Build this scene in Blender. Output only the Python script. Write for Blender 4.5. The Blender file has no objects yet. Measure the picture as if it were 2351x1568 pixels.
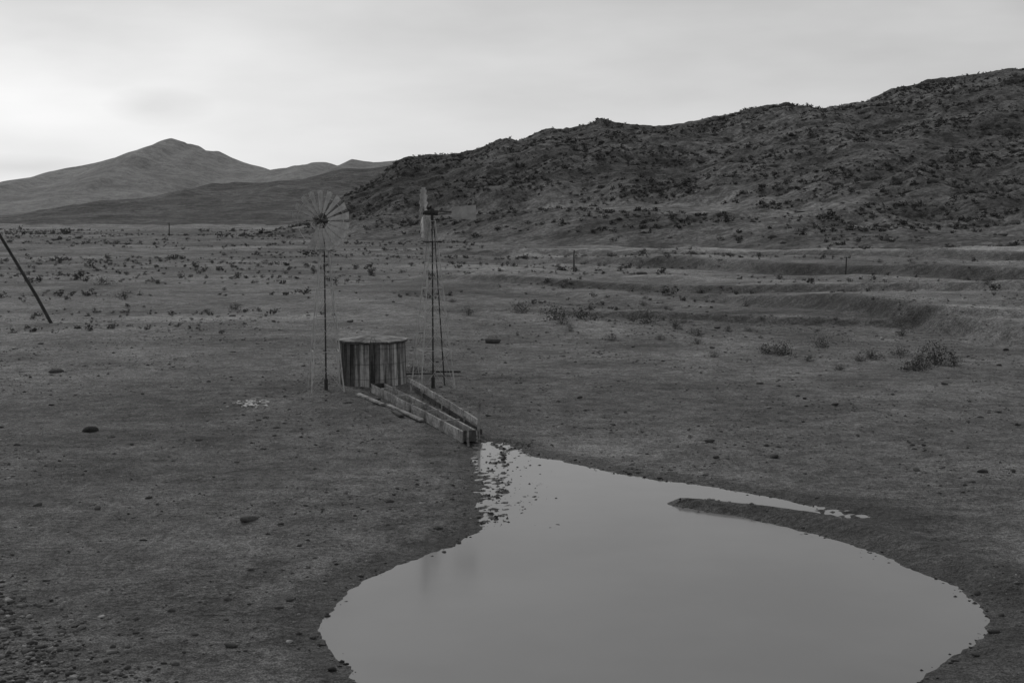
import bpy, math, random
import numpy as np
from mathutils import Vector, Matrix
random.seed(7); RNG=np.random.default_rng(11)
scene=bpy.context.scene
COL=scene.collection

# ------------------------------------------------------------------ noise
def _hash(ix,iy,seed):
    n=(ix.astype(np.int64)*374761393+iy.astype(np.int64)*668265263+seed*1442695041)&0xFFFFFFFF
    n=((n^(n>>13))*1274126177)&0xFFFFFFFF
    n=n^(n>>16)
    return (n&0xFFFF)/65535.0
def vnoise(x,y,seed=0):
    ix=np.floor(x);iy=np.floor(y);fx=x-ix;fy=y-iy
    fx=fx*fx*fx*(fx*(fx*6-15)+10);fy=fy*fy*fy*(fy*(fy*6-15)+10)
    a=_hash(ix,iy,seed);b=_hash(ix+1,iy,seed);c=_hash(ix,iy+1,seed);d=_hash(ix+1,iy+1,seed)
    return (a+(b-a)*fx)*(1-fy)+(c+(d-c)*fx)*fy
def fbm(x,y,octs=4,seed=0,gain=.5):
    s=0;a=1;t=0
    for o in range(octs):
        s=s+a*(vnoise(x*2**o+o*17.3,y*2**o-o*9.1,seed+o)-.5)*2;t+=a;a*=gain
    return s/t
def sstep(a,b,x):
    t=np.clip((x-a)/(b-a),0,1);return t*t*(3-2*t)

# ------------------------------------------------------------------ pond
pond=[(-1.3,51.1),(-0.4,50.3),(0.5,48.3),(1.9,47.0),(3.3,45.0),(4.6,43.8),(5.9,42.9),(7.1,41.9),(8.0,40.9),(8.7,39.9),(9.4,39.2),(10.2,38.2),(9.1,38.6),(8.0,39.2),(6.8,39.8),(5.6,40.5),(4.9,40.6),(4.6,40.1),(5.4,39.2),(6.5,38.4),(7.5,37.3),(8.4,35.8),(9.2,34.4),(9.8,32.6),(10.2,31.6),(10.35,30.1),(10.3,29.0),(10.1,28.2),(9.7,27.4),(9.2,26.7),(8.5,25.9),(7.9,25.2),(7.4,24.3),(6.7,23.2),(4.5,22.0),(1.6,21.8),(-1.3,22.6),(-2.6,24.3),(-3.0,25.0),(-3.4,25.9),(-3.9,27.1),(-4.0,28.3),(-3.9,29.5),(-3.75,31.1),(-3.2,32.2),(-2.6,33.5),(-1.7,34.6),(-1.1,36.0),(-0.6,37.3),(-0.8,39.1),(-1.0,41.4),(-0.9,43.5),(-1.1,45.8),(-1.4,48.3)]
def chaikin(P):
    Q=[]
    for i in range(len(P)):
        a=P[i];b=P[(i+1)%len(P)]
        Q+=[(a[0]*.75+b[0]*.25,a[1]*.75+b[1]*.25),(a[0]*.25+b[0]*.75,a[1]*.25+b[1]*.75)]
    return Q
POND=chaikin(pond)
def sdf(X,Y,P):
    d=np.full(X.shape,1e9);ins=np.zeros(X.shape,bool)
    n=len(P)
    for i in range(n):
        ax,ay=P[i];bx,by=P[(i+1)%n]
        vx,vy=bx-ax,by-ay;L=vx*vx+vy*vy+1e-9
        t=np.clip(((X-ax)*vx+(Y-ay)*vy)/L,0,1)
        dd=(X-ax-t*vx)**2+(Y-ay-t*vy)**2
        d=np.minimum(d,dd)
        if ay!=by:
            c=((ay>Y)!=(by>Y))&(X<(bx-ax)*(Y-ay)/(by-ay)+ax)
            ins^=c
    d=np.sqrt(d)
    return np.where(ins,-d,d)
def polydist(X,Y,P):
    d=np.full(X.shape,1e9)
    for (ax,ay),(bx,by) in zip(P[:-1],P[1:]):
        vx,vy=bx-ax,by-ay;L=vx*vx+vy*vy
        t=np.clip(((X-ax)*vx+(Y-ay)*vy)/L,0,1)
        d=np.minimum(d,(X-ax-t*vx)**2+(Y-ay-t*vy)**2)
    return np.sqrt(d)
WL=-0.08
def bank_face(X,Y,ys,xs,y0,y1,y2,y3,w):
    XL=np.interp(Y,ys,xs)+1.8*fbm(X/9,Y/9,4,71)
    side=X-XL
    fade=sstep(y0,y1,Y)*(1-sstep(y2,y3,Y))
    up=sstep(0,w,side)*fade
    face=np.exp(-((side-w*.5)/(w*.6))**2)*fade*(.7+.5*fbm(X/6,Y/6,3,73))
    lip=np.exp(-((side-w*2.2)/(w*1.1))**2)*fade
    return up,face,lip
def ground_fields(X,Y):
    """returns height, soil tone with painted bank shade, and wetness"""
    amp=.03+.30*sstep(75,190,Y)+.9*sstep(200,600,Y)+.10*sstep(8,30,np.abs(X))*sstep(35,80,Y)
    h0=amp*fbm(X/16,Y/16,4,3)
    h0=h0+(.012+.05*sstep(60,120,Y))*fbm(X/1.6,Y/1.6,3,9)
    # wash terraces: long ridges running with the drainage
    al=(X*.45-Y*.89);ac=(X*.89+Y*.45)
    wash=sstep(80,125,Y)*(1-sstep(300,420,Y))*sstep(-40,5,X)
    sn=fbm(al/70,ac/6.5,3,211)
    h0=h0+wash*.60*sn
    near=(Y<130)&(Y>5)&(np.abs(X)<70)
    fine=np.zeros_like(X);fine[near]=fbm(X[near]/.3,Y[near]/.3,2,15)
    h0=h0+.018*fine
    tone=.180+.038*sstep(50,110,Y)+.02*sstep(150,300,Y)
    tone=tone*(1+.32*fbm(X/22,Y/22,4,31)+.30*fbm(X/3.5,Y/3.5,3,37)+.16*fine)
    tone=tone*(1+wash*.60*sn)
    lw=sstep(70,110,Y)*(1-sstep(-10,10,X))
    tone=tone*(1+lw*.34*fbm(X/30,Y/7,4,221))
    tr=np.exp(-(((X+8)/17)**2+((Y-46)/17)**2))
    tone=tone*(1-.22*tr)
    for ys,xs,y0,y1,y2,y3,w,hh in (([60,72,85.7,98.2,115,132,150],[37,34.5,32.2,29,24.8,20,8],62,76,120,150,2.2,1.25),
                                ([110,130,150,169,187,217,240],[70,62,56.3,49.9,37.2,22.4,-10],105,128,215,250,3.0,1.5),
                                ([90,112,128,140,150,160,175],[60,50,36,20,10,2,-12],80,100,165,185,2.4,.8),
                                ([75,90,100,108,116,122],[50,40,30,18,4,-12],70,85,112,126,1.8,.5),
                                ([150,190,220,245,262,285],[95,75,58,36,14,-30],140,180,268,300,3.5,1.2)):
        up,face_shade,lip=bank_face(X,Y,ys,xs,y0,y1,y2,y3,w)
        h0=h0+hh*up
        tone=tone*(1-.66*np.clip(face_shade,0,1))*(1+.32*lip)  # bank faces darkened for their shade, painted into the soil tone
    d=polydist(X,Y,[(-60,330),(-16.9,302),(28,271.6),(61.9,236),(79.9,213.7),(110,185)])
    tone=tone+.10*np.exp(-(d/8)**2)*(1+.5*fbm(X/15,Y/15,3,41))
    d=polydist(X,Y,[(-200,420),(-120,330),(-60,250),(-30,210)])
    tone=tone+.03*np.exp(-(d/14)**2)
    belt=sstep(150,230,Y)*(1-sstep(430,800,Y))*(1-sstep(-40,20,X))
    tone=tone*(1-.42*belt*np.clip(fbm(X/30,Y/60,3,51)+.5,0,1))
    h=h0.copy()
    m=(X>-9)&(X<17)&(Y>16)&(Y<57)
    x=X[m];y=Y[m]
    sd=sdf(x,y,POND)
    sd=sd+.16*fbm(x/.8,y/.8,3,61)+.09*fbm(x/.2,y/.2,2,66)
    inlet=np.exp(-(((x+.35)/.85)**2))*sstep(36.5,38.5,y)*(1-sstep(50.5,53,y))
    inlet=np.maximum(inlet,.8*np.exp(-(((x-9.3)/1.1)**2+((y-38.9)/.9)**2)))
    tgt=WL+np.where(sd<0,np.maximum(sd*.16,-.5),sd*.10)
    spk=fbm(x/.28,y/.45,3,81);spf=fbm(x/.15,y/.22,3,85)
    tgt=np.where(inlet>.05,tgt*(1-inlet)+inlet*(WL-.006+.11*spf+.02*spk-.025*sstep(0,1.2,-sd)),tgt)
    mix=sstep(.2,1.8,sd)
    hh=tgt*(1-mix)+np.maximum(h0[m],WL+.04)*mix
    sp=polydist(x,y,[(5.2,39.9),(6.8,39.1),(8.3,38.0),(9.6,36.3),(10.8,34),(11.8,31)])
    hh=hh+.16*np.exp(-(sp/.6)**2)*sstep(0,.35,sd)
    h[m]=hh
    east=sstep(5,9,x)*(1-sstep(39,42,y))
    wet=(1-sstep(.1+.5*east,1.5+2.6*east,sd+.35*spk))
    wet=np.maximum(wet,.95*np.exp(-(sp/1.2)**2))
    wet=np.maximum(wet,.75*np.exp(-(((x+2.3)/1.3)**2+((y-48.5)/4.0)**2)))
    tn=tone[m];tone[m]=tn*(1-.64*wet)
    wfull=np.zeros_like(X);wfull[m]=wet
    return h,np.clip(tone,.03,.6),wfull

# ------------------------------------------------------------------ hills
RC=np.array([(-140,-6),(-108,-4),(-97,0),(-86,7),(-78,14),(-74,16.5),(-64.4,20.5),(-57.5,25.2),(-53.5,29),(-47.6,32.8),(-30.8,33.1),(-17,35.5),(-7.1,40),(-2.2,41.4),(2.8,40.2),(12.6,44.2),(18.6,45.7),(24.5,45.2),(33.4,47.7),(39.3,49.9),(48.2,47.7),(64,46.5),(75.8,47.2),(87.7,49.1),(101.5,52.8),(113.4,55.8),(123.2,56.6),(133.1,53.0),(143,55.4),(158.8,57.2),(170.6,63.3),(188.4,67.1),(208.2,70),(223.2,71.8),(260,75),(320,82),(420,76),(560,50),(700,10),(760,-6)],float)
def foot_y(X,Y):
    return np.interp(X,[-140,-60,0,60,100,150,300,700],[455,430,345,278,238,208,190,190])+14*fbm(X/45,Y/45,2,5)
def ridge_h(X,Y):
    crest=np.interp(X,RC[:,0],RC[:,1])
    foot=foot_y(X,Y)
    Yc=620.
    v=(Y-foot)/(Yc-foot)
    vf=np.clip(v,0,1)
    Pb=np.interp(vf,[0,.12,.28,.44,.6,1],[0,.10,.185,.20,.42,1])
    Pr=np.interp(vf,[0,.1,.2,.3,.5,.8,1],[0,.025,.075,.16,.37,.77,1])
    k=sstep(40,110,X)
    P=Pb*(1-k)+Pr*k
    back=np.clip((Y-Yc)/260,0,1)
    h=crest*P*(1-back**1.5*1.3)
    env=sstep(0,.28,v)*sstep(4,18,crest)
    bench=(1-k)*sstep(.2,.27,vf)*(1-sstep(.42,.5,vf))
    env=env*(1-.85*bench)
    top=np.exp(-((Y-Yc)/40)**2)
    g1=fbm(X/48,Y/60,4,21);g2=(1-2*np.abs(fbm(X/26,Y/40,3,23)))
    h=h+env*(1-.72*top)*(4.2*g1+2.2*g2)
    h=h+env*(1.0*fbm(X/9,Y/9,3,27)+.6*fbm(X/3.5,Y/3.5,2,29))
    led=fbm(X/30,Y/9,3,25);h=h+env*(1-top)*1.0*sstep(-.05,.12,led)
    h=h-2.0*(1-sstep(-.05,.02,v))-.2
    tone=.170*(1+.30*fbm(X/40,Y/22,4,91)+.30*fbm(X/7,Y/7,3,93))
    tone=tone*(1-.30*np.exp(-((led-.03)/.06)**2)*env)
    # soil apron with contour-like terracettes
    apron=k*(1-sstep(.12,.30,vf))
    tone=tone*(1+apron*(.22+.35*fbm(X/40,Y/5,3,97)))
    tone=tone+.14*bench*(.6+.5*fbm(X/12,Y/12,2,95))
    nose=np.exp(-((X+48)/34)**2)*sstep(.35,.6,v)
    tone=tone*(1-.45*nose)
    return h,np.clip(tone,.03,.6),bench

# ------------------------------------------------------------------ mesh helpers
def grid_object(name,xs,ys,fn,mat,label,category='terrain'):
    X,Y=np.meshgrid(xs,ys);X=X.astype(float);Y=Y.astype(float)
    r=fn(X,Y);Z,T=r[0],r[1]
    nx,ny=len(xs),len(ys)
    co=np.stack([X.ravel(),Y.ravel(),Z.ravel()],1).astype(np.float32)
    i=np.arange((nx-1)*(ny-1));r_=i//(nx-1);c_=i%(nx-1);a=r_*nx+c_
    q=np.stack([a,a+1,a+nx+1,a+nx],1).astype(np.int32)
    me=bpy.data.meshes.new(name)
    me.vertices.add(len(co));me.vertices.foreach_set('co',co.ravel())
    me.loops.add(q.size);me.loops.foreach_set('vertex_index',q.ravel())
    me.polygons.add(len(q));me.polygons.foreach_set('loop_start',np.arange(0,q.size,4,dtype=np.int32))
    me.update(calc_edges=True)
    me.polygons.foreach_set('use_smooth',np.ones(len(q),bool))
    at=me.attributes.new('tone','FLOAT','POINT');at.data.foreach_set('value',T.ravel().astype(np.float32))
    if len(r)>2:
        at=me.attributes.new('wet','FLOAT','POINT');at.data.foreach_set('value',r[2].ravel().astype(np.float32))
    me.materials.append(mat)
    ob=bpy.data.objects.new(name,me);COL.objects.link(ob)
    ob['kind']='structure';ob['label']=label;ob['category']=category
    return ob
def tri_mesh(name,V,T,mat,tone=None,smooth=False):
    me=bpy.data.meshes.new(name)
    V=np.asarray(V,np.float32);T=np.asarray(T,np.int32)
    me.vertices.add(len(V));me.vertices.foreach_set('co',V.ravel())
    me.loops.add(T.size);me.loops.foreach_set('vertex_index',T.ravel())
    me.polygons.add(len(T));me.polygons.foreach_set('loop_start',np.arange(0,T.size,3,dtype=np.int32))
    me.update(calc_edges=True)
    if smooth: me.polygons.foreach_set('use_smooth',np.ones(len(T),bool))
    if tone is not None:
        at=me.attributes.new('tone','FLOAT','POINT');at.data.foreach_set('value',np.asarray(tone,np.float32))
    me.materials.append(mat);return me
def icos(sub):
    import bmesh
    bm=bmesh.new();bmesh.ops.create_icosphere(bm,subdivisions=sub,radius=1)
    V=np.array([v.co[:] for v in bm.verts]);T=np.array([[v.index for v in f.verts] for f in bm.faces]);bm.free()
    return V,T
def rock_variant(sub,rough,flat,seed,cuts=9):
    V,T=icos(sub);r=np.random.default_rng(seed)
    dirs=r.normal(size=(cuts,3));dirs/=np.linalg.norm(dirs,axis=1)[:,None]
    off=r.uniform(.38,.85,cuts)
    s=np.ones(len(V))
    for d,o in zip(dirs,off):
        dp=V@d;s=np.where(dp>o,np.minimum(s,o/np.maximum(dp,.01)),s)
    V=V*s[:,None]*(1+r.uniform(-rough,rough,(len(V),1)))
    V=V*np.array([r.uniform(1.1,1.6),r.uniform(.75,1),flat]);return V,T
def bush_variant(n,seed,leaf=.12,stems=14,zs=.9):
    r=np.random.default_rng(seed);V=[];T=[];tone=[]
    def tri(a,b,c,t):
        k=len(V);V.extend([a,b,c]);T.append((k,k+1,k+2));tone.extend([t]*3)
    tips=[]
    for i in range(stems):
        az=r.uniform(0,6.283);el=r.uniform(.25,1.45);L=r.uniform(.6,1.05)
        p=np.array([0,0,-.05]);d=np.array([math.cos(az)*math.cos(el),math.sin(az)*math.cos(el),math.sin(el)])
        for k in range(4):
            q=p+d*L/4;w=.022*(1-k/5)
            s=np.cross(d,r.normal(size=3));s/=np.linalg.norm(s)+1e-6
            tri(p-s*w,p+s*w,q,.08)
            p=q;d=d+r.normal(size=3)*.16;d/=np.linalg.norm(d)
            if k>0: tips.append(p.copy())
    for i in range(n):
        c=tips[r.integers(len(tips))]+r.normal(size=3)*.13
        if c[2]<0:c[2]=abs(c[2])
        a=r.normal(size=3);a/=np.linalg.norm(a);b=r.normal(size=3);b/=np.linalg.norm(b)
        l=leaf*r.uniform(.5,1.2)
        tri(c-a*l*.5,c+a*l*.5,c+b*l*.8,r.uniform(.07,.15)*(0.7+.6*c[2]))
    V=np.array(V);V[:,2]*=zs
    return V,np.array(T),np.array(tone)
def scatter(name,variants,pos,scale,mat,label,category,tones=None,kind='stuff'):
    Vs=[];Ts=[];To=[];k=0
    n=len(pos);ch=RNG.integers(0,len(variants),n);ang=RNG.uniform(0,6.283,n)
    for i in range(n):
        v=variants[ch[i]];V=v[0]
        c,s=math.cos(ang[i]),math.sin(ang[i])
        P=np.empty_like(V);P[:,0]=V[:,0]*c-V[:,1]*s;P[:,1]=V[:,0]*s+V[:,1]*c;P[:,2]=V[:,2]
        Vs.append(P*scale[i]+pos[i]);Ts.append(v[1]+k);k+=len(V)
        if len(v)>2: To.append(v[2]*(tones[i] if tones is not None else 1))
        else: To.append(np.full(len(V),tones[i] if tones is not None else .1))
    me=tri_mesh(name,np.concatenate(Vs),np.concatenate(Ts),mat,np.concatenate(To))
    ob=bpy.data.objects.new(name,me);COL.objects.link(ob)
    ob['kind']=kind;ob['label']=label;ob['category']=category
    return ob

# ------------------------------------------------------------------ materials
class NT:
    def __init__(s,name):
        s.m=bpy.data.materials.new(name);s.m.use_nodes=True;s.t=s.m.node_tree;s.n=s.t.nodes;s.l=s.t.links
        s.b=s.n['Principled BSDF']
    def val(s,sock,v):
        if hasattr(v,'is_output') : s.l.new(v,sock)
        else: sock.default_value=v
    def math(s,op,a,b=0.,c=None,clamp=False):
        n=s.n.new('ShaderNodeMath');n.operation=op;n.use_clamp=clamp
        s.val(n.inputs[0],a);s.val(n.inputs[1],b)
        if c is not None:s.val(n.inputs[2],c)
        return n.outputs[0]
    def co(s,scale=(1,1,1)):
        t=s.n.new('ShaderNodeTexCoord');m=s.n.new('ShaderNodeMapping');m.inputs['Scale'].default_value=scale
        s.l.new(t.outputs['Object'],m.inputs[0]);return m.outputs[0]
    def noise(s,sc,det=4,rough=.55,co=None):
        n=s.n.new('ShaderNodeTexNoise');n.inputs['Scale'].default_value=sc;n.inputs['Detail'].default_value=det;n.inputs['Roughness'].default_value=rough
        s.l.new(co or s.co(),n.inputs['Vector']);return n.outputs['Fac']
    def vor(s,sc,co=None,out='Distance'):
        n=s.n.new('ShaderNodeTexVoronoi');n.inputs['Scale'].default_value=sc
        s.l.new(co or s.co(),n.inputs['Vector']);return n.outputs[out]
    def ramp(s,f,a,b,lo=0.,hi=1.):
        n=s.n.new('ShaderNodeMapRange');n.interpolation_type='SMOOTHSTEP';s.val(n.inputs[0],f)
        for i,v in enumerate((a,b,lo,hi)):n.inputs[i+1].default_value=v
        return n.outputs[0]
    def attr(s,name):
        n=s.n.new('ShaderNodeAttribute');n.attribute_name=name;return n.outputs['Fac']
    def gray(s,v):
        n=s.n.new('ShaderNodeCombineColor')
        for i in range(3):s.val(n.inputs[i],v)
        s.l.new(n.outputs[0],s.b.inputs['Base Color'])
    def bump(s,h,st,dist):
        n=s.n.new('ShaderNodeBump');n.inputs['Strength'].default_value=st;n.inputs['Distance'].default_value=dist
        s.l.new(h,n.inputs['Height']);s.l.new(n.outputs[0],s.b.inputs['Normal'])
    def rough(s,v,spec=.2):
        s.val(s.b.inputs['Roughness'],v);s.b.inputs['Specular IOR Level'].default_value=spec

def soil():
    s=NT('soil');co=s.co()
    t=s.attr('tone');w=s.attr('wet')
    z=s.noise(.035,4,.6,co);a=s.noise(.16,5,.65,co);b=s.noise(1.1,5,.7,co);c=s.noise(6,4,.75,co);e=s.noise(24,3,.7,co)
    t=s.math('MULTIPLY',t,s.ramp(z,.35,.65,.86,1.14))
    t=s.math('MULTIPLY',t,s.ramp(a,.36,.64,.82,1.18))
    t=s.math('MULTIPLY',t,s.ramp(b,.34,.66,.70,1.30))
    t=s.math('MULTIPLY',t,s.ramp(c,.33,.67,.55,1.45))
    t=s.math('MULTIPLY',t,s.ramp(e,.33,.67,.58,1.42))
    for sc,r0,r1,gs,dk in((1.7,.04,.13,.35,.5),(3.6,.05,.14,.8,.55)):
        sp=s.ramp(s.vor(sc,co),r0,r1,0.,1.);gate=s.ramp(s.noise(gs,3,.6,co),.48,.58,1.,0.)
        t=s.math('MULTIPLY',t,s.ramp(s.math('MAXIMUM',sp,gate),0,1,dk,1.))
    p2=s.ramp(s.vor(4.3,co),.03,.10,1.,0.);g2=s.ramp(s.noise(.4,3,.6,co),.50,.62,0.,1.)
    t=s.math('ADD',t,s.math('MULTIPLY',s.math('MULTIPLY',p2,g2),.20))
    s.gray(t);s.rough(s.ramp(w,.5,1.,.95,.65),.2)
    h=s.math('ADD',s.math('MULTIPLY',b,1.3),s.math('MULTIPLY',c,.6))
    s.bump(h,1.,.16);return s.m
def hillmat(name,mul,sc,contrast=.6):
    s=NT(name);co=s.co();t=s.attr('tone')
    a=s.noise(.035*sc,5,.6,co);b=s.noise(.22*sc,5,.7,co);c=s.noise(.9*sc,4,.75,co)
    v=s.ramp(a,.35,.65,1-contrast*.35,1+contrast*.35)
    v=s.math('MULTIPLY',v,s.ramp(b,.38,.62,1-contrast*.55,1+contrast*.45))
    v=s.math('MULTIPLY',v,s.ramp(c,.35,.65,1-contrast*.5,1+contrast*.5))
    s.gray(s.math('MULTIPLY',s.math('MULTIPLY',t,v),mul));s.rough(.95,.1)
    s.bump(s.math('ADD',b,s.math('MULTIPLY',c,.4)),.8,2.5/sc);return s.m
def tonemat(name,mul=1.,r=.9,sc=8.,spec=.15):
    s=NT(name);t=s.attr('tone');n=s.noise(sc,4,.6)
    s.gray(s.math('MULTIPLY',s.math('MULTIPLY',t,mul),s.ramp(n,.3,.7,.7,1.3)));s.rough(r,spec);s.bump(n,.5,.03);return s.m
def plainmat(name,lo,hi,sc,stretch=(1,1,1),r=.8,spec=.2,metal=0,bs=.4,bd=.01):
    s=NT(name);co=s.co(stretch);n=s.noise(sc,5,.65,co);n2=s.noise(sc*.22,3,.6,co)
    f=s.math('ADD',s.math('MULTIPLY',n,.6),s.math('MULTIPLY',n2,.4))
    s.gray(s.ramp(f,.36,.64,lo,hi));s.rough(r,spec);s.b.inputs['Metallic'].default_value=metal
    s.bump(n,bs,bd);return s.m
def watermat():
    s=NT('pond_water');co=s.co()
    s.gray(s.ramp(s.noise(.25,3,.5,co),.3,.7,.235,.265))
    s.b.inputs['Roughness'].default_value=.12;s.b.inputs['IOR'].default_value=1.40
    s.bump(s.noise(2.2,3,.5,co),.10,.01);return s.m
def tankwall():
    s=NT('weathered_staves')
    tc=s.n.new('ShaderNodeTexCoord');sp=s.n.new('ShaderNodeSeparateXYZ');s.l.new(tc.outputs['Object'],sp.inputs[0])
    cm=s.n.new('ShaderNodeCombineXYZ');s.l.new(sp.outputs[0],cm.inputs[0]);s.l.new(sp.outputs[1],cm.inputs[1]);s.l.new(s.math('MULTIPLY',sp.outputs[2],.07),cm.inputs[2])
    n=s.noise(3.2,3,.6,cm.outputs[0]);n2=s.noise(11,3,.6,cm.outputs[0]);n3=s.noise(5,4,.6)
    f=s.math('ADD',s.math('MULTIPLY',n,.5),s.math('ADD',s.math('MULTIPLY',n2,.34),s.math('MULTIPLY',n3,.16)))
    v=s.ramp(f,.40,.60,.11,.38)
    t=s.attr('tone');s.gray(s.math('MULTIPLY',v,t));s.rough(.85,.2);s.bump(n2,.5,.02);return s.m
M_soil=soil();M_ridge=hillmat('hillside_soil',1.0,1.,.65);M_mid=hillmat('hill_scrub_soil',.9,.5,.6);M_far=hillmat('hazed_mountain_rock',1.,.16,.30)
M_rock=tonemat('rock_stone',1.,.9,6.);M_leaf=tonemat('scrub_foliage',1.,.9,5.)
M_galv=plainmat('galvanized_steel',.40,.64,6.,r=.6,spec=.4,metal=.05)
M_vane=plainmat('vane_sheet',.34,.52,3.,r=.6,spec=.3)
M_vane2=plainmat('rusted_vane_sheet',.16,.26,3.,r=.7,spec=.3)
M_iron=plainmat('dark_iron',.035,.08,9.,r=.7,spec=.3)
M_wood=plainmat('weathered_wood',.16,.50,5.,(1,1,1),r=.9)
M_wood2=plainmat('dark_wood',.05,.14,5.,(1,1,1),r=.85)
M_roof=plainmat('roof_boards',.09,.52,1.3,(1,1,1),r=.85)
M_tank=tankwall();M_water=watermat()
M_scrap=plainmat('pale_scrap',.5,.8,5.,r=.8)

# ------------------------------------------------------------------ terrain
def graded(c,a,lo,hi,n):
    s0=math.asinh((lo-c)/a);s1=math.asinh((hi-c)/a)
    return c+a*np.sinh(np.linspace(s0,s1,n))
gx=graded(1,8,-9000,9000,1150);gy=graded(42,9,-80,14000,1050)
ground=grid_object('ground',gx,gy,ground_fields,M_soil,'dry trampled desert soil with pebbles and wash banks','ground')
hill=grid_object('hill',np.linspace(-140,760,700),np.linspace(165,900,490),ridge_h,M_ridge,'long rocky desert ridge dotted with dark scrub','hill')
def simple_ridge(C,Yc,Yf,Yb,amp,sc,tone,seed):
    C=np.array(C,float)
    def fn(X,Y):
        crest=np.interp(X,C[:,0],C[:,1]);v=np.clip((Y-Yf)/(Yc-Yf),0,1);b=np.clip((Y-Yc)/(Yb-Yc),0,1)
        P=.55*v**1.6+.45*v
        h=crest*P*(1-b**1.4*1.2)
        top=np.exp(-((Y-Yc)/((Yc-Yf)*.12))**2)
        env=np.sin(np.clip(v,0,1)*math.pi/2)*(1-.8*top)
        h=h+env*amp*(fbm(X/sc,Y/(sc*1.6),4,seed)+.8*(1-2*np.abs(fbm(X/(sc*.6),Y/(sc*1.3),3,seed+5))))+top*amp*.12*fbm(X/(sc*.15),Y/(sc*.15),3,seed+8)
        h=h-3*(1-v)**4-.5
        t=tone*(1+.25*fbm(X/sc,Y/sc,4,seed+11)+.15*fbm(X/sc*5,Y/sc*5,3,seed+12))
        return h,t
    return fn
mid=[(-560,-8),(-476,-3),(-438,9),(-371,22),(-337,30.6),(-304,40.5),(-275,39.2),(-227,44),(-199,51),(-180,54.5),(-151,54.5),(-132,57.4),(-117,61.2),(-84,62),(-20,58),(60,40),(120,-8)]
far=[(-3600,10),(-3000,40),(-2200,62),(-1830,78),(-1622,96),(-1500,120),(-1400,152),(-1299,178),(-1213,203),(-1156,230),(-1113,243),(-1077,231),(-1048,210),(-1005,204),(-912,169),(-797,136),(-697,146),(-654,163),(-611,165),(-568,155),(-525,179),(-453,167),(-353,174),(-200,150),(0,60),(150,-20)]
grid_object('hill',np.linspace(-560,120,340),np.linspace(760,1900,240),simple_ridge(mid,1500,800,1900,7,140,.165,101),M_mid,'low dark scrub-covered foothill','hill')
grid_object('mountain',np.linspace(-3600,150,480),np.linspace(2800,5800,260),simple_ridge(far,4500,2900,5800,26,420,.36,141),M_far,'bare mountain with a pointed summit, haze painted into its pale colour','mountain')  # distance haze is painted in as a paler base tone

wx=np.linspace(-6,14,60);wy=np.linspace(18,53,80)
def wfn(X,Y): return np.full(X.shape,WL),np.ones(X.shape)
water=grid_object('water',wx,wy,wfn,M_water,'still grey pond reflecting the cloudy sky','water')

def ghv(X,Y):
    h=ground_fields(X,Y)[0]
    r=ridge_h(X,Y)[0];ok=(Y>165)&(X>-140)
    return np.where(ok,np.maximum(h,r),h)
def gh(x,y): return float(ghv(np.array([float(x)]),np.array([float(y)]))[0])

# ------------------------------------------------------------------ builders
class MB:
    def __init__(s):s.v=[];s.f=[]
    def add(s,V,F):
        k=len(s.v);s.v+= [tuple(p) for p in V];s.f+=[tuple(i+k for i in f) for f in F]
    def strut(s,a,b,r,n=6,r2=None):
        a=Vector(a);b=Vector(b);d=(b-a).normalized();u=d.orthogonal().normalized();w=d.cross(u)
        r2=r if r2 is None else r2;V=[];F=[]
        for p,rr in((a,r),(b,r2)):
            for i in range(n):
                t=2*math.pi*i/n;V.append(p+u*math.cos(t)*rr+w*math.sin(t)*rr)
        for i in range(n):F.append((i,(i+1)%n,n+(i+1)%n,n+i))
        F+=[tuple(range(n))[::-1],tuple(range(n,2*n))];s.add(V,F)
    def beam(s,a,b,w,h,up=(0,0,1),j=0.):
        a=Vector(a);b=Vector(b);d=(b-a).normalized();sd=d.cross(Vector(up)).normalized();u=sd.cross(d).normalized()
        V=[]
        for p in(a,b):
            for x,y in((-1,-1),(1,-1),(1,1),(-1,1)):
                V.append(p+sd*(x*w/2+random.uniform(-j,j))+u*(y*h/2+random.uniform(-j,j)))
        s.add(V,[(3,2,1,0),(4,5,6,7),(0,1,5,4),(1,2,6,5),(2,3,7,6),(3,0,4,7)])
    def obj(s,name,mat,parent=None,loc=(0,0,0),smooth=False):
        me=bpy.data.meshes.new(name);me.from_pydata([tuple(p) for p in s.v],[],s.f);me.update()
        if smooth:me.polygons.foreach_set('use_smooth',np.ones(len(me.polygons),bool))
        me.materials.append(mat);ob=bpy.data.objects.new(name,me);COL.objects.link(ob);ob.location=loc
        if parent:ob.parent=parent
        return ob
def empty(name,loc,label,cat,rz=0):
    e=bpy.data.objects.new(name,None);COL.objects.link(e);e.location=loc;e.rotation_euler[2]=rz
    e.empty_display_size=.3;e['label']=label;e['category']=cat;return e

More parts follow.
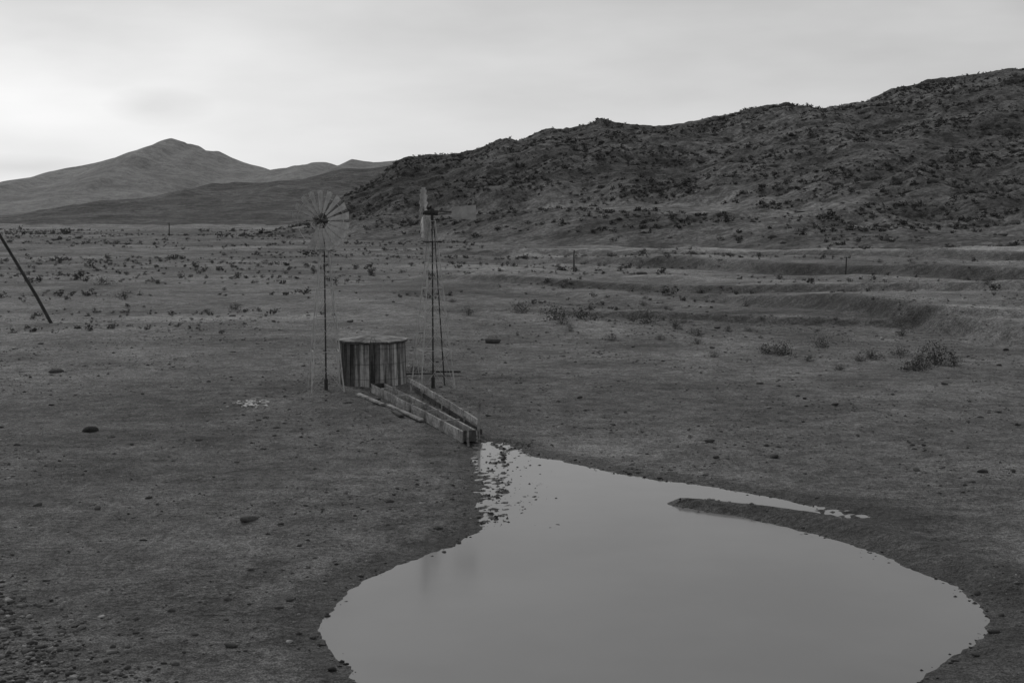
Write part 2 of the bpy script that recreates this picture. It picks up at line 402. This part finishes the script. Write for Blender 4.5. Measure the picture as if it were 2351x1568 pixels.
def windmill(loc,label,hubz,platz,side,rot,yaw,R,nb=18,dark=False,vane_l=(1.0,2.2),vmat=None,missing=()):
    root=empty('windmill',loc,label,'windmill');root['group']='pair of windmills over the wells'
    b=side/2;tz=hubz-.35;tp=.11
    c,s=math.cos(rot),math.sin(rot)
    def corner(i,z):
        k=z/tz;h=b+(tp-b)*k
        x,y=((-h,-h),(h,-h),(h,h),(-h,h))[i]
        return (x*c-y*s,x*s+y*c,z)
    for i in range(4):
        m=MB();m.strut(corner(i,-.15),corner(i,tz),.038,5,.024);m.obj('leg',M_galv if not(dark and i==2) else M_iron,root)
    m=MB()
    lv=[.0,1.9,3.5,4.9,6.1,tz-.05]
    for k,z in enumerate(lv[1:]):
        for i in range(4):m.strut(corner(i,z),corner((i+1)%4,z),.020,4)
    for k in range(len(lv)-1):
        for i in range(4):
            m.strut(corner(i,lv[k]),corner((i+1)%4,lv[k+1]),.010,4);m.strut(corner((i+1)%4,lv[k]),corner(i,lv[k+1]),.010,4)
    m.obj('brace',M_galv,root)
    m=MB();pw=.42
    for i in range(5):
        y=-pw+i*pw/2;m.beam((-pw,y,platz),(pw,y,platz),.17,.03)
    m.beam((-pw*.8,-pw,platz-.05),(-pw*.8,pw,platz-.05),.05,.05);m.beam((pw*.8,-pw,platz-.05),(pw*.8,pw,platz-.05),.05,.05)
    o=m.obj('platform',M_wood2 if dark else M_wood,root);o.rotation_euler[2]=rot
    m=MB();m.strut((0,0,-.1),(0,0,tz),.045,8,.03);m.strut((0,0,0),(0,0,.55),.09,8);m.obj('pump_pipe',M_iron,root)
    d=Vector((math.cos(yaw),math.sin(yaw),0));
    m=MB();m.strut((0,0,tz-.1),(0,0,hubz-.12),.07,8);m.strut(d*-.28+Vector((0,0,hubz)),d*.28+Vector((0,0,hubz)),.14,10,.11);m.strut((0,0,hubz-.12),(0,0,hubz+.2),.13,8,.08);m.obj('gearbox',M_iron,root)
    wc=d*.42+Vector((0,0,hubz))
    m=MB()
    for rr,x in((R*.34,0),(R*.80,0.03)):
        N=36
        for i in range(N):
            t=2*math.pi*i/N;t2=2*math.pi*(i+1)/N
            m.beam((x,rr*math.cos(t),rr*math.sin(t)),(x,rr*math.cos(t2),rr*math.sin(t2)),.012,.03,up=(1,0,0))
    for i in range(6):
        t=2*math.pi*i/6+.1
        m.strut((-.05,0,0),(-.02,R*.8*math.cos(t),R*.8*math.sin(t)),.010,4)
    wheel=m.obj('wheel',M_galv,root,wc);wheel.rotation_euler[2]=yaw
    m=MB();m.strut((-.16,0,0),(.08,0,0),.11,10,.09);m.obj('hub',M_iron,wheel)
    m=MB();r0,r1=R*.26,R;w0,w1=R*.08,2*math.pi*R/nb*.80;n=5;V=[];F=[];th=.004
    pit=math.radians(27)
    for side_ in(0,1):
        for j,(rr,w) in enumerate(((r0,w0),((r0+r1)/2,(w0+w1)/2),(r1,w1))):
            for k in range(n):
                u=(k/(n-1)-.5)*w;bow=-.25*(u*u)/(w)+ .04*w
                x=u*math.sin(pit)+bow*math.cos(pit)+side_*th;y=u*math.cos(pit)-bow*math.sin(pit)
                V.append((x,y,rr))
    o=3*n
    for j in range(2):
        for k in range(n-1):
            a=j*n+k;F.append((a,a+1,a+n+1,a+n));F.append((o+a,o+a+n,o+a+n+1,o+a+1))
    for k in range(n-1):
        F.append((k,o+k,o+k+1,k+1));a=2*n+k;F.append((a,a+1,o+a+1,o+a))
    for j in range(2):
        a=j*n;F.append((a,a+n,o+a+n,o+a));a=j*n+n-1;F.append((a,o+a,o+a+n,a+n))
    m.add(V,F);bl=m.obj('blade',M_galv,wheel,smooth=False)
    for i in range(1,nb):
        if i in missing:continue
        q=bl.copy();COL.objects.link(q);q.parent=wheel;q.rotation_euler[0]=2*math.pi*i/nb
    l0,l1=vane_l;hz=hubz+.02
    m=MB();m.beam(d*-.2+Vector((0,0,hz+.05)),d*-l1+Vector((0,0,hz)),.04,.05);m.beam(d*-.2+Vector((0,0,hz-.12)),d*-l0+Vector((0,0,hz-.02)),.025,.03);m.obj('tail_boom',M_iron,root)
    sd=Vector((-d.y,d.x,0));V=[]
    k=(l1-l0)/1.15
    prof=[(l0,-.20*k),(l0+.25*k,-.30*k),(l1,-.36*k),(l1,.34*k),(l0+.25*k,.28*k),(l0,.18*k)]
    for off in(.030,.036):
        for (x,z) in prof:V.append(d*-x+sd*off+Vector((0,0,hz+z)))
    m=MB();n=6;F=[tuple(range(n)),tuple(range(n,2*n))[::-1]]+[(i,n+i,n+(i+1)%n,(i+1)%n) for i in range(n)]
    m.add(V,F);m.obj('tail_vane',vmat or M_vane,root)
    return root
def gloc(x,y,dz=0):return (x,y,gh(x,y)+dz)
windmill(gloc(-8.95,65.3),'galvanized steel windmill with broad bladed wheel beside the tank',8.12,6.75,1.55,math.radians(14),math.radians(-90-14),1.45,vane_l=(.65,1.35),vmat=M_vane2,missing=(5,6,7))
windmill(gloc(-3.85,66.2),'steel windmill turned edge-on with dark pump pipe and pale vane',8.52,7.15,1.7,math.radians(20),math.radians(176),1.22,dark=True,vane_l=(.95,2.12))

# tank
tx,ty=-7.0,68.3
tank=empty('water_tank',gloc(tx,ty),'round weathered wooden water tank with streaked staves and board roof','water tank')
TR,TH=1.68,2.2
V=[];F=[];tone=[];ns=40
for i in range(ns):
    t0=2*math.pi*i/ns;t1=2*math.pi*(i+1)/ns;rr=TR+random.uniform(-.012,.012)
    xm=math.cos((t0+t1)/2)
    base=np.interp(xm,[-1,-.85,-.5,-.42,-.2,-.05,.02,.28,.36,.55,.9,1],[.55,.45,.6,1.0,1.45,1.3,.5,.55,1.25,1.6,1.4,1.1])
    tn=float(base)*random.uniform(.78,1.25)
    e=.006
    for z in(-.1,.7,1.5,TH):
        k=1-.015*z
        for t in(t0+e,t1-e):
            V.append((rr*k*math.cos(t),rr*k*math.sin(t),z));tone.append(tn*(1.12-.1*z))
    b=8*i
    for j in range(3):F.append((b+2*j,b+2*j+1,b+2*j+3,b+2*j+2))
b=len(V)
for z in(-.1,TH-.02):
    for i in range(ns):
        t=2*math.pi*i/ns;V.append(((TR-.06)*math.cos(t),(TR-.06)*math.sin(t),z));tone.append(.2)
for i in range(ns):F.append((b+i,b+(i+1)%ns,b+ns+(i+1)%ns,b+ns+i))
me=bpy.data.meshes.new('wall');me.from_pydata(V,[],F);me.update()
at=me.attributes.new('tone','FLOAT','POINT');at.data.foreach_set('value',np.array(tone,np.float32));me.materials.append(M_tank)
o=bpy.data.objects.new('wall',me);COL.objects.link(o);o.parent=tank
def hoop(z,r):
    m=MB();N=40
    for i in range(N):
        t=2*math.pi*i/N;t2=2*math.pi*(i+1)/N;m.strut((r*math.cos(t),r*math.sin(t),z),(r*math.cos(t2),r*math.sin(t2),z),.008,4)
    m.obj('hoop',M_iron,tank)
for z in(.35,1.1,1.85):hoop(z,TR*(1-.015*z)+.02)
m=MB();N=10;RR=TR+.12
for i in range(N):
    t=2*math.pi*i/N+.2;t2=2*math.pi*(i+1)/N+.2
    for j in range(4):
        u0,u1=j/4+.012,(j+1)/4-.012;dz=random.uniform(-.012,.02)
        a=Vector((RR*math.cos(t),RR*math.sin(t),TH+.02));b_=Vector((RR*math.cos(t2),RR*math.sin(t2),TH+.02));c_=Vector((0,0,TH+.24))
        p=a.lerp(b_,u0);q=a.lerp(b_,u1);ex=1+random.uniform(-.03,.05)
        p=Vector((p.x*ex,p.y*ex,p.z+dz));q=Vector((q.x*ex,q.y*ex,q.z+dz))
        p2=p.lerp(c_,.97);q2=q.lerp(c_,.97);dn=Vector((0,0,-.04))
        m.add([p,q,q2,p2,p+dn,q+dn,q2+dn,p2+dn],[(0,1,2,3),(7,6,5,4),(0,4,5,1),(1,5,6,2),(3,2,6,7),(0,3,7,4)])
m.obj('roof',M_roof,tank)
m=MB();N=10
for i in range(N):
    t=2*math.pi*i/N+.2;t2=2*math.pi*(i+1)/N+.2;r=TR+.06
    m.beam((r*math.cos(t),r*math.sin(t),TH-.07),(r*math.cos(t2),r*math.sin(t2),TH-.07),.05,.10)
m.obj('roof_rim',M_wood2,tank)

# watering trough
A=Vector((-6.65,64.6,0));B=Vector((-1.85,50.5,0))
D=(B-A).normalized();S_=Vector((-D.y,D.x,0));Lg=(B-A).length
if S_.x<0:S_=-S_
trough=empty('watering_trough',(A.x,A.y,gh(A.x,A.y)),'long grey plank watering trough leading to the pond','trough')
def tp(s,o,z):return D*s+S_*o+Vector((0,0,z))
secs=[(0,4.7),(4.75,9.6),(9.65,Lg)]
W=.62
for off in(0,W):
    m=MB()
    for (a,b) in secs:
        j=random.uniform(-.06,.06);j2=random.uniform(-.05,.05)
        m.beam(tp(a,off+j,.12),tp(b,off+j2,.10),.055,.20,j=.012);m.beam(tp(a,off+j,.335),tp(b,off+j2,.32),.055,.20,j=.02)
    m.obj('side',M_wood,trough)
m=MB()
for (a,b) in secs:m.beam(tp(a,W/2,.10),tp(b,W/2,.09),W-.08,.04)
m.obj('floor',M_wood2,trough)  # floor uses a darker wood tone than the sides
for s_ in(.03,Lg-.03):
    m=MB();m.beam(tp(s_,.03,.24),tp(s_,W-.03,.24),.05,.42);m.obj('end_board',M_wood2,trough)
for s_ in(2.1,4.72,7.6,9.62,12.4):
    m=MB();m.beam(tp(s_,-.05,.455),tp(s_+random.uniform(-.2,.2),W+.05,.46),.07,.035);m.obj('cross_brace',M_wood,trough)
for s_ in(2.4,4.72,7.3,9.62,12.2):
    m=MB();m.beam(tp(s_,-.06,-.12),tp(s_,-.06,.47),.09,.06,up=(0,1,0));m.obj('stake',M_wood,trough)
A2=Vector((-4.95,65.0,0));B2=Vector((-1.25,51.7,0));D2=(B2-A2).normalized();L2=(B2-A2).length
rail=empty('plank_rail',(A2.x,A2.y,gh(A2.x,A2.y)),'low weathered plank rail on stakes beside the trough','rail')
for k,(a,b,z0,z1) in enumerate(((0,4.6,.55,.60),(4.4,9.2,.56,.60),(9.0,L2,.60,.55))):
    m=MB();m.beam(D2*a+Vector((0,0,z0)),D2*b+Vector((0,0,z1)),.06,.20,j=.01);m.obj('plank',M_wood,rail)
for k,(a,b,z0,z1) in enumerate(((1,6.6,.20,.2),(7.0,L2,.18,.2))):
    m=MB();m.beam(D2*a+Vector((.1,0,z0)),D2*b+Vector((.08,0,z1)),.05,.20,j=.01);m.obj('plank',M_wood2,rail)
for s_ in(.3,3.,5.6,8.4,11.2,L2-.2):
    m=MB();m.beam(D2*s_+Vector((.05,.0,-.2)),D2*s_+Vector((.05,0,.70)),.09,.08,up=(0,1,0));m.obj('stake',M_wood,rail)
def post(name,x,y,h,r,mat,label,cat,lean=(0,0),grp=None,split=False):
    m=MB();n=7;p=Vector((0,0,-.3));lx,ly=lean;segs=4
    for k in range(segs):
        z1=-.3+(h+.3)*(k+1)/segs
        j=lambda:random.uniform(-r*.25,r*.25)
        q=Vector((lx*z1/h+j(),ly*z1/h+j(),z1));m.strut(p,q,r*(1-.06*k),n,r*(1-.06*(k+1)));p=q
    if split:
        m.strut((r*.5,0,h*.75),(r*1.3,0,h*1.15),r*.5,4,r*.12);m.strut((-r*.5,0,h*.8),(-r*.9,0,h*1.07),r*.4,4,r*.1)
    o=m.obj(name,mat,None,gloc(x,y));o['label']=label;o['category']=cat
    if grp:o['group']=grp
    return o
post('wooden_post',-1.28,51.35,1.40,.06,M_wood,'short split wooden post at the end of the trough','post',(.05,0),split=True)
post('wooden_post',-1.62,50.1,.75,.05,M_wood,'stubby grey post at the trough outlet','post',(-.03,0))
post('wooden_pole',-35.7,106,9.2,.14,M_iron,'dark leaning wooden pole standing on bare ground','pole',(-5.3,0))
G='wire fence posts across the dry wash'
post('fence_post',9.2,204,2.9,.12,M_iron,'weathered dark fence post beside the wash','post',(.05,0),G)
post('fence_post',42.7,175,2.5,.10,M_iron,'weathered dark fence post beside the wash','post',(.1,0),G)
post('fence_post',-120,480,4.5,.22,M_iron,'weathered dark fence post beside the wash','post',(0,0),G)
for (a,b,mt,lb) in(((-7.25,63.7),(-5.7,60.0),M_wood,'loose grey plank lying beside the trough'),((-5.5,60.0),(-3.7,55.3),M_wood,'long bleached plank leaning against the trough base'),((-7.0,63.1),(-6.05,61.6),M_wood2,'dark wet plank half sunk in soil'),((-5.1,58.2),(-4.6,56.6),M_wood2,'dark wet plank half sunk in soil')):
    m=MB();L=Vector((b[0]-a[0],b[1]-a[1],0));m.beam((0,0,.05),L+Vector((0,0,.09)),.2,.07,j=.02);o=m.obj('wooden_plank',mt,None,gloc(a[0],a[1],.0));o['label']=lb;o['category']='plank';o['group']='loose planks around the trough'
for k,(x,y,l,a) in enumerate(((-4.9,70.5,1.9,.1),(-3.5,71.5,1.6,-.05))):
    m=MB();m.beam((-l/2,0,.18),(l/2,l*a,.2),.22,.09,j=.02);o=m.obj('wooden_plank',M_iron,None,gloc(x,y,.0));o['label']='dark timber lying behind the windmill legs';o['category']='plank';o['group']='loose planks around the trough'
m=MB()
for i in range(60):
    x=random.gauss(0,.42);y=random.gauss(0,.7);z=random.uniform(.0,.06)+.02;s=random.uniform(.04,.14);a=random.uniform(0,6.28)
    d=Vector((math.cos(a),math.sin(a),random.uniform(-.3,.3)))*s
    m.beam(Vector((x,y,z))-d,Vector((x,y,z))+d,s*1.1,.012,j=s*.25)
o=m.obj('scraps',M_scrap,None,gloc(-11.75,60.3,.02));o['label']='small heap of pale scraps on bare soil';o['category']='scraps';o['kind']='stuff'

# ------------------------------------------------------------------ rocks & bushes
rv=[rock_variant(2,.07,.5,s) for s in range(5)];rmesh=[tri_mesh('rock',v[0],v[1],M_rock,np.full(len(v[0]),t)) for v,t in zip(rv,(.08,.10,.07,.11,.15))]
rocks=[(-16.6,53.1,.34),(-24.5,72.6,.42),(-7.4,37.5,.34,4),(-1.3,89.5,.62),(9.2,47.4,.26),(16.6,174,.7),(13.5,62.4,.16),(-12.6,106,.3),(-10.3,56.5,.10),(-5.6,26.5,.14),(-9.7,35.3,.10),(-11.6,75.6,.14),(15.6,44.6,.18),(13.5,44.9,.16),(7.2,47.4,.18),(-12,39,.15),(14.4,60.3,.2),(26.4,158,.5),(12.4,68,.15),(15.4,102,.3),(7.4,50.6,.18),(-20.5,60.2,.14),(-11.8,50.9,.12),(-5.5,34.7,.08),(-3.6,41.1,.08),(-9.5,46.5,.09),(3.1,62.6,.18),(21.6,67.8,.2),(-1,57.1,.12),(-13.9,39.5,.14),(17.9,63.8,.14),(-17.4,63.8,.12),
 (9.95,27.6,.12),(10.5,28.7,.10),(-1.75,34.3,.10),(-4.05,27.2,.10),(-3.4,25.2,.10),(9.1,26.1,.12),(10.6,30.4,.12),(-3.6,31.9,.08),(2.2,47.1,.08),(4.8,43.9,.08)]
for i in range(26):
    y=random.uniform(26,115);x=random.uniform(-.40,.40)*y
    if -6<x<13 and y<53:continue
    rocks.append((x,y,random.uniform(.05,.12)*(1+y/100)))
for i,r in enumerate(rocks):
    k=r[3] if len(r)>3 else i%4
    o=bpy.data.objects.new('rock',rmesh[k]);COL.objects.link(o);s=r[2]
    o.location=(r[0],r[1],gh(r[0],r[1])+s*.15);o.scale=(s,s*random.uniform(.8,1.1),s*random.uniform(.75,1.15));o.rotation_euler=(random.uniform(-.2,.2),random.uniform(-.2,.2),random.uniform(0,6.28))
    o['label']='pale rounded boulder on bare soil' if k==4 else 'dark weathered stone on bare soil';o['category']='rock';o['group']='stones scattered over the ground'
bv=[bush_variant(420,200+i,.10,22,1.05) for i in range(6)]
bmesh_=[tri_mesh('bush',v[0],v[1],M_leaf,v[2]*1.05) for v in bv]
bush=[(-37.5,132.1),(-47.8,159.4),(-31.7,150.5),(3.4,108.1),(0.9,116.1),(5.5,108.1),(6.5,106.9),(10.3,106.0),(16.3,81.7),(15.6,82.5),(19.7,86.2),(20.0,78.1),(20.9,79.3),(22.7,74.8),(24.0,77.0),(21.8,73.8),(-5.7,132.1),(-31.0,187.0),(-27.5,189.7),(-81.6,236.1),(-43.2,164.3),(6.7,91.5),(3.8,104.0),(9.6,108.1),(12.0,100.1),(21.7,125.9),(23.3,81.7),(12.0,80.5),(12.0,88.5),(-24.4,120.2),(-3.7,115.1),(-5.3,72.8),(44.0,125.9),(51.5,154.8),(17.1,78.1),(17.8,73.8),(24.7,75.9)]
big={0:1.4,1:1.6,3:1.5,8:1.,9:1.1,12:1.0,13:1.1,14:1.4,15:1.1,5:1.2,7:1.3,4:1.2}
bl=[(x,y,big.get(i,random.uniform(.5,.95))) for i,(x,y) in enumerate(bush)]
tries=0
while len(bl)<285 and tries<40000:
    tries+=1
    y=random.uniform(72,260);x=random.uniform(-.40,.42)*y
    d=float(vnoise(np.array([x/11.]),np.array([y/20.]),77)[0])
    w=sstep(90,230,y)*.8+.12
    if x>2:w=max(w,.58)
    if d*w<.40+random.uniform(-.10,.10):continue
    bl.append((x,y,random.choice((.22,.3,.35,.45,.6))*(1.15 if x>2 else 1)))
for i,(x,y,s) in enumerate(bl):
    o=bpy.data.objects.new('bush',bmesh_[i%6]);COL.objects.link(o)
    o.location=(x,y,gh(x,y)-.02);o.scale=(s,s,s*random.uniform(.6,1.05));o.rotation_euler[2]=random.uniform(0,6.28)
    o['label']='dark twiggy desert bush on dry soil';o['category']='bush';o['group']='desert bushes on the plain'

def cluster(n,xr,yr,sx,sy,seed,thr,soft=.15):
    X=RNG.uniform(xr[0],xr[1],n*6);Y=RNG.uniform(yr[0],yr[1],n*6)
    d=vnoise(X/sx,Y/sy,seed)*.6+vnoise(X/sx*3,Y/sy*3,seed+1)*.4
    k=d>thr+RNG.uniform(-soft,soft,len(X));X=X[k][:n];Y=Y[k][:n];return X,Y
lowbush=[bush_variant(46,300+i,.40,7,.8) for i in range(8)]
X1,Y1=cluster(4600,(-330,10),(170,620),36,40,401,.57,.12)
X2,Y2=cluster(1100,(0,130),(85,260),22,14,405,.60,.12)
X3,Y3=cluster(450,(-70,10),(95,175),25,14,407,.60,.12)
X=np.concatenate([X1,X2,X3]);Y=np.concatenate([Y1,Y2,Y3]);Z=ghv(X,Y)
sz=RNG.lognormal(-.8,.5,len(X))*np.interp(Y,[90,200,600],[.45,.80,1.2])
scatter('scrub',lowbush,np.stack([X,Y,Z],1),sz,M_leaf,'dense low dark scrub covering the plain','scrub',RNG.uniform(.7,1.5,len(X)))
hrock=[rock_variant(1,.18,.6,400+i) for i in range(8)]
def onhill(n,seed,thr,sx,sy,soft,bmax):
    X,Y=cluster(n,(-100,330),(225,640),sx,sy,seed,thr,soft);r=ridge_h(X,Y);v=(Y-foot_y(X,Y))
    k=(r[2]<bmax)&(v>RNG.uniform(8,60,len(X)))&((Y<614)|(RNG.uniform(0,1,len(X))<.35));return X[k],Y[k],r[0][k]
X,Y,Z=onhill(11000,411,.53,30,16,.14,.35);n=len(X)
scatter('boulders',hrock,np.stack([X,Y,Z-.1],1),np.minimum(RNG.lognormal(-.65,.5,n),1.7),M_rock,'dark boulders strewn over the ridge slope','boulders',RNG.uniform(.05,.11,n))
X,Y,Z=onhill(18000,421,.52,36,12,.14,.7);n=len(X)
scatter('hillside_scrub',lowbush,np.stack([X,Y,Z-.1],1),np.minimum(RNG.lognormal(-.2,.4,n),1.9),M_leaf,'dark scrub dotting the ridge slope','scrub',RNG.uniform(.5,1.1,n))
# pebbles
peb=[rock_variant(1,.14,.5,500+i,7) for i in range(8)]
Y=26+RNG.uniform(0,1,22000)**1.1*85;X=RNG.uniform(-.42,.42,22000)*Y
q=sdf(X,Y,POND)>.4
q&=(vnoise(X/5,Y/5,601)*.6+vnoise(X/1.5,Y/1.5,602)*.4)>RNG.uniform(.25,.75,len(X))
X,Y=X[q],Y[q];Z=ghv(X,Y);n=len(X)
scatter('pebbles',peb,np.stack([X,Y,Z+.004],1),np.minimum(RNG.lognormal(-3.45,.55,n)*(.7+Y/100),.15),M_rock,'small stones strewn over the soil','pebbles',RNG.choice([.07,.10,.13,.24,.38],n,p=[.25,.25,.2,.2,.1]))
pts=[];PP=np.array(POND);NP=len(PP)
seg=np.linalg.norm(np.roll(PP,-1,0)-PP,axis=1)
for i in range(NP):
    dens=14*max(0,.3+1.2*float(vnoise(np.array([PP[i][0]/1.5]),np.array([PP[i][1]/1.5]),603)[0]-.3))
    for k in range(int(seg[i]*dens)):
        t=random.random();p=PP[i]*(1-t)+PP[(i+1)%NP]*t
        pts.append((p[0]+random.gauss(0,.16),p[1]+random.gauss(0,.16)))
for k in range(700):
    pts.append((random.gauss(-.15,.60),random.uniform(37,51)))
pts=np.array(pts);Z=np.maximum(ghv(pts[:,0],pts[:,1]),WL-.015)
scatter('shore_gravel',peb,np.stack([pts[:,0],pts[:,1],Z],1),np.minimum(RNG.lognormal(-3.4,.5,len(pts)),.09),M_rock,'dark wet stones along the pond edge','gravel',RNG.uniform(.03,.08,len(pts)))
X=[];Y=[]
while len(X)<2600:
    x=random.uniform(-13,-6.0);y=random.uniform(21,32)
    e=(x+11.0)*.55+(y-30.2)*.45+random.gauss(0,.6)
    if e<-.6:X.append(x);Y.append(y)
X=np.array(X);Y=np.array(Y);Z=ghv(X,Y);n=len(X)
scatter('gravel',peb,np.stack([X,Y,Z+.01],1),np.minimum(RNG.lognormal(-2.85,.45,n),.14),M_rock,'bank of loose broken stones','gravel',RNG.choice([.08,.14,.22,.34],n,p=[.25,.3,.3,.15]))

# ------------------------------------------------------------------ sky, light, camera
az,el=math.radians(-28),math.radians(38)
w=bpy.data.worlds.new('World');scene.world=w;w.use_nodes=True
n=w.node_tree.nodes;l=w.node_tree.links
bg=n['Background'];bg.inputs['Strength'].default_value=.12
sky=n.new('ShaderNodeTexSky');sky.sky_type='NISHITA';sky.sun_disc=False;sky.sun_elevation=el;sky.sun_rotation=az
bw=n.new('ShaderNodeRGBToBW');l.new(sky.outputs[0],bw.inputs[0])
tc=n.new('ShaderNodeTexCoord')
def wm(op,a,b,c=None):
    q=n.new('ShaderNodeMath');q.operation=op
    for i,v in enumerate((a,b)+((c,) if c is not None else ())):
        if hasattr(v,'is_output'):l.new(v,q.inputs[i])
        else:q.inputs[i].default_value=v
    return q.outputs[0]
def wnoise(scale,loc,sc,det):
    mp=n.new('ShaderNodeMapping');mp.inputs['Scale'].default_value=scale;mp.inputs['Location'].default_value=loc;l.new(tc.outputs['Generated'],mp.inputs[0])
    q=n.new('ShaderNodeTexNoise');q.inputs['Scale'].default_value=sc;q.inputs['Detail'].default_value=det;l.new(mp.outputs[0],q.inputs[0]);return q.outputs['Fac']
c1=wnoise((1,1,3.0),(.3,.1,.2),3.2,4);c2=wnoise((1,1,4),(.9,.4,.7),6.,6)
def blob(vec,sc,edge=1.25):
    sub=n.new('ShaderNodeVectorMath');sub.operation='SUBTRACT';l.new(tc.outputs['Generated'],sub.inputs[0]);sub.inputs[1].default_value=Vector(vec).normalized()
    mul=n.new('ShaderNodeVectorMath');mul.operation='MULTIPLY';l.new(sub.outputs[0],mul.inputs[0]);mul.inputs[1].default_value=sc
    ln=n.new('ShaderNodeVectorMath');ln.operation='LENGTH';l.new(mul.outputs[0],ln.inputs[0])
    b=wm('SUBTRACT',edge,wm('ADD',ln.outputs['Value'],wm('MULTIPLY',c2,.8)))
    cl=n.new('ShaderNodeClamp');l.new(b,cl.inputs[0]);return cl.outputs[0]
b1=blob((-.247,.966,.072),(30,30,85),1.6);b2=blob((-.345,.938,.030),(16,16,130),1.5);b3=blob((-.33,.94,.135),(9,9,22),1.6)
v=wm('MULTIPLY',bw.outputs[0],.50)
cloud=wm('ADD',-1.25,wm('ADD',wm('MULTIPLY',c1,2.9),wm('MULTIPLY',c2,1.9)))
v=wm('ADD',v,cloud);v=wm('SUBTRACT',v,wm('MULTIPLY',b1,1.0));v=wm('SUBTRACT',v,wm('MULTIPLY',b2,.9));v=wm('SUBTRACT',v,wm('MULTIPLY',b3,.8))
cc=n.new('ShaderNodeCombineColor')
for i in range(3):l.new(v,cc.inputs[i])
l.new(cc.outputs[0],bg.inputs[0])
sun=bpy.data.lights.new('sun','SUN');sun.energy=.75;sun.angle=math.radians(18);sun.color=(1,.99,.98)
so=bpy.data.objects.new('sun',sun);COL.objects.link(so)
dv=Vector((math.sin(az)*math.cos(el),math.cos(az)*math.cos(el),math.sin(el)));so.rotation_euler=dv.to_track_quat('Z','Y').to_euler();so.location=(0,0,60)
cam=bpy.data.cameras.new('camera');cam.lens=48.05;cam.sensor_width=36;cam.clip_end=40000;cam.clip_start=.1
co=bpy.data.objects.new('camera',cam);COL.objects.link(co);co.location=(0,0,8.6);co.rotation_euler=(math.radians(90-5.44),0,0);scene.camera=co
scene.view_settings.view_transform='Standard';scene.view_settings.look='None';scene.view_settings.exposure=0;scene.view_settings.gamma=1
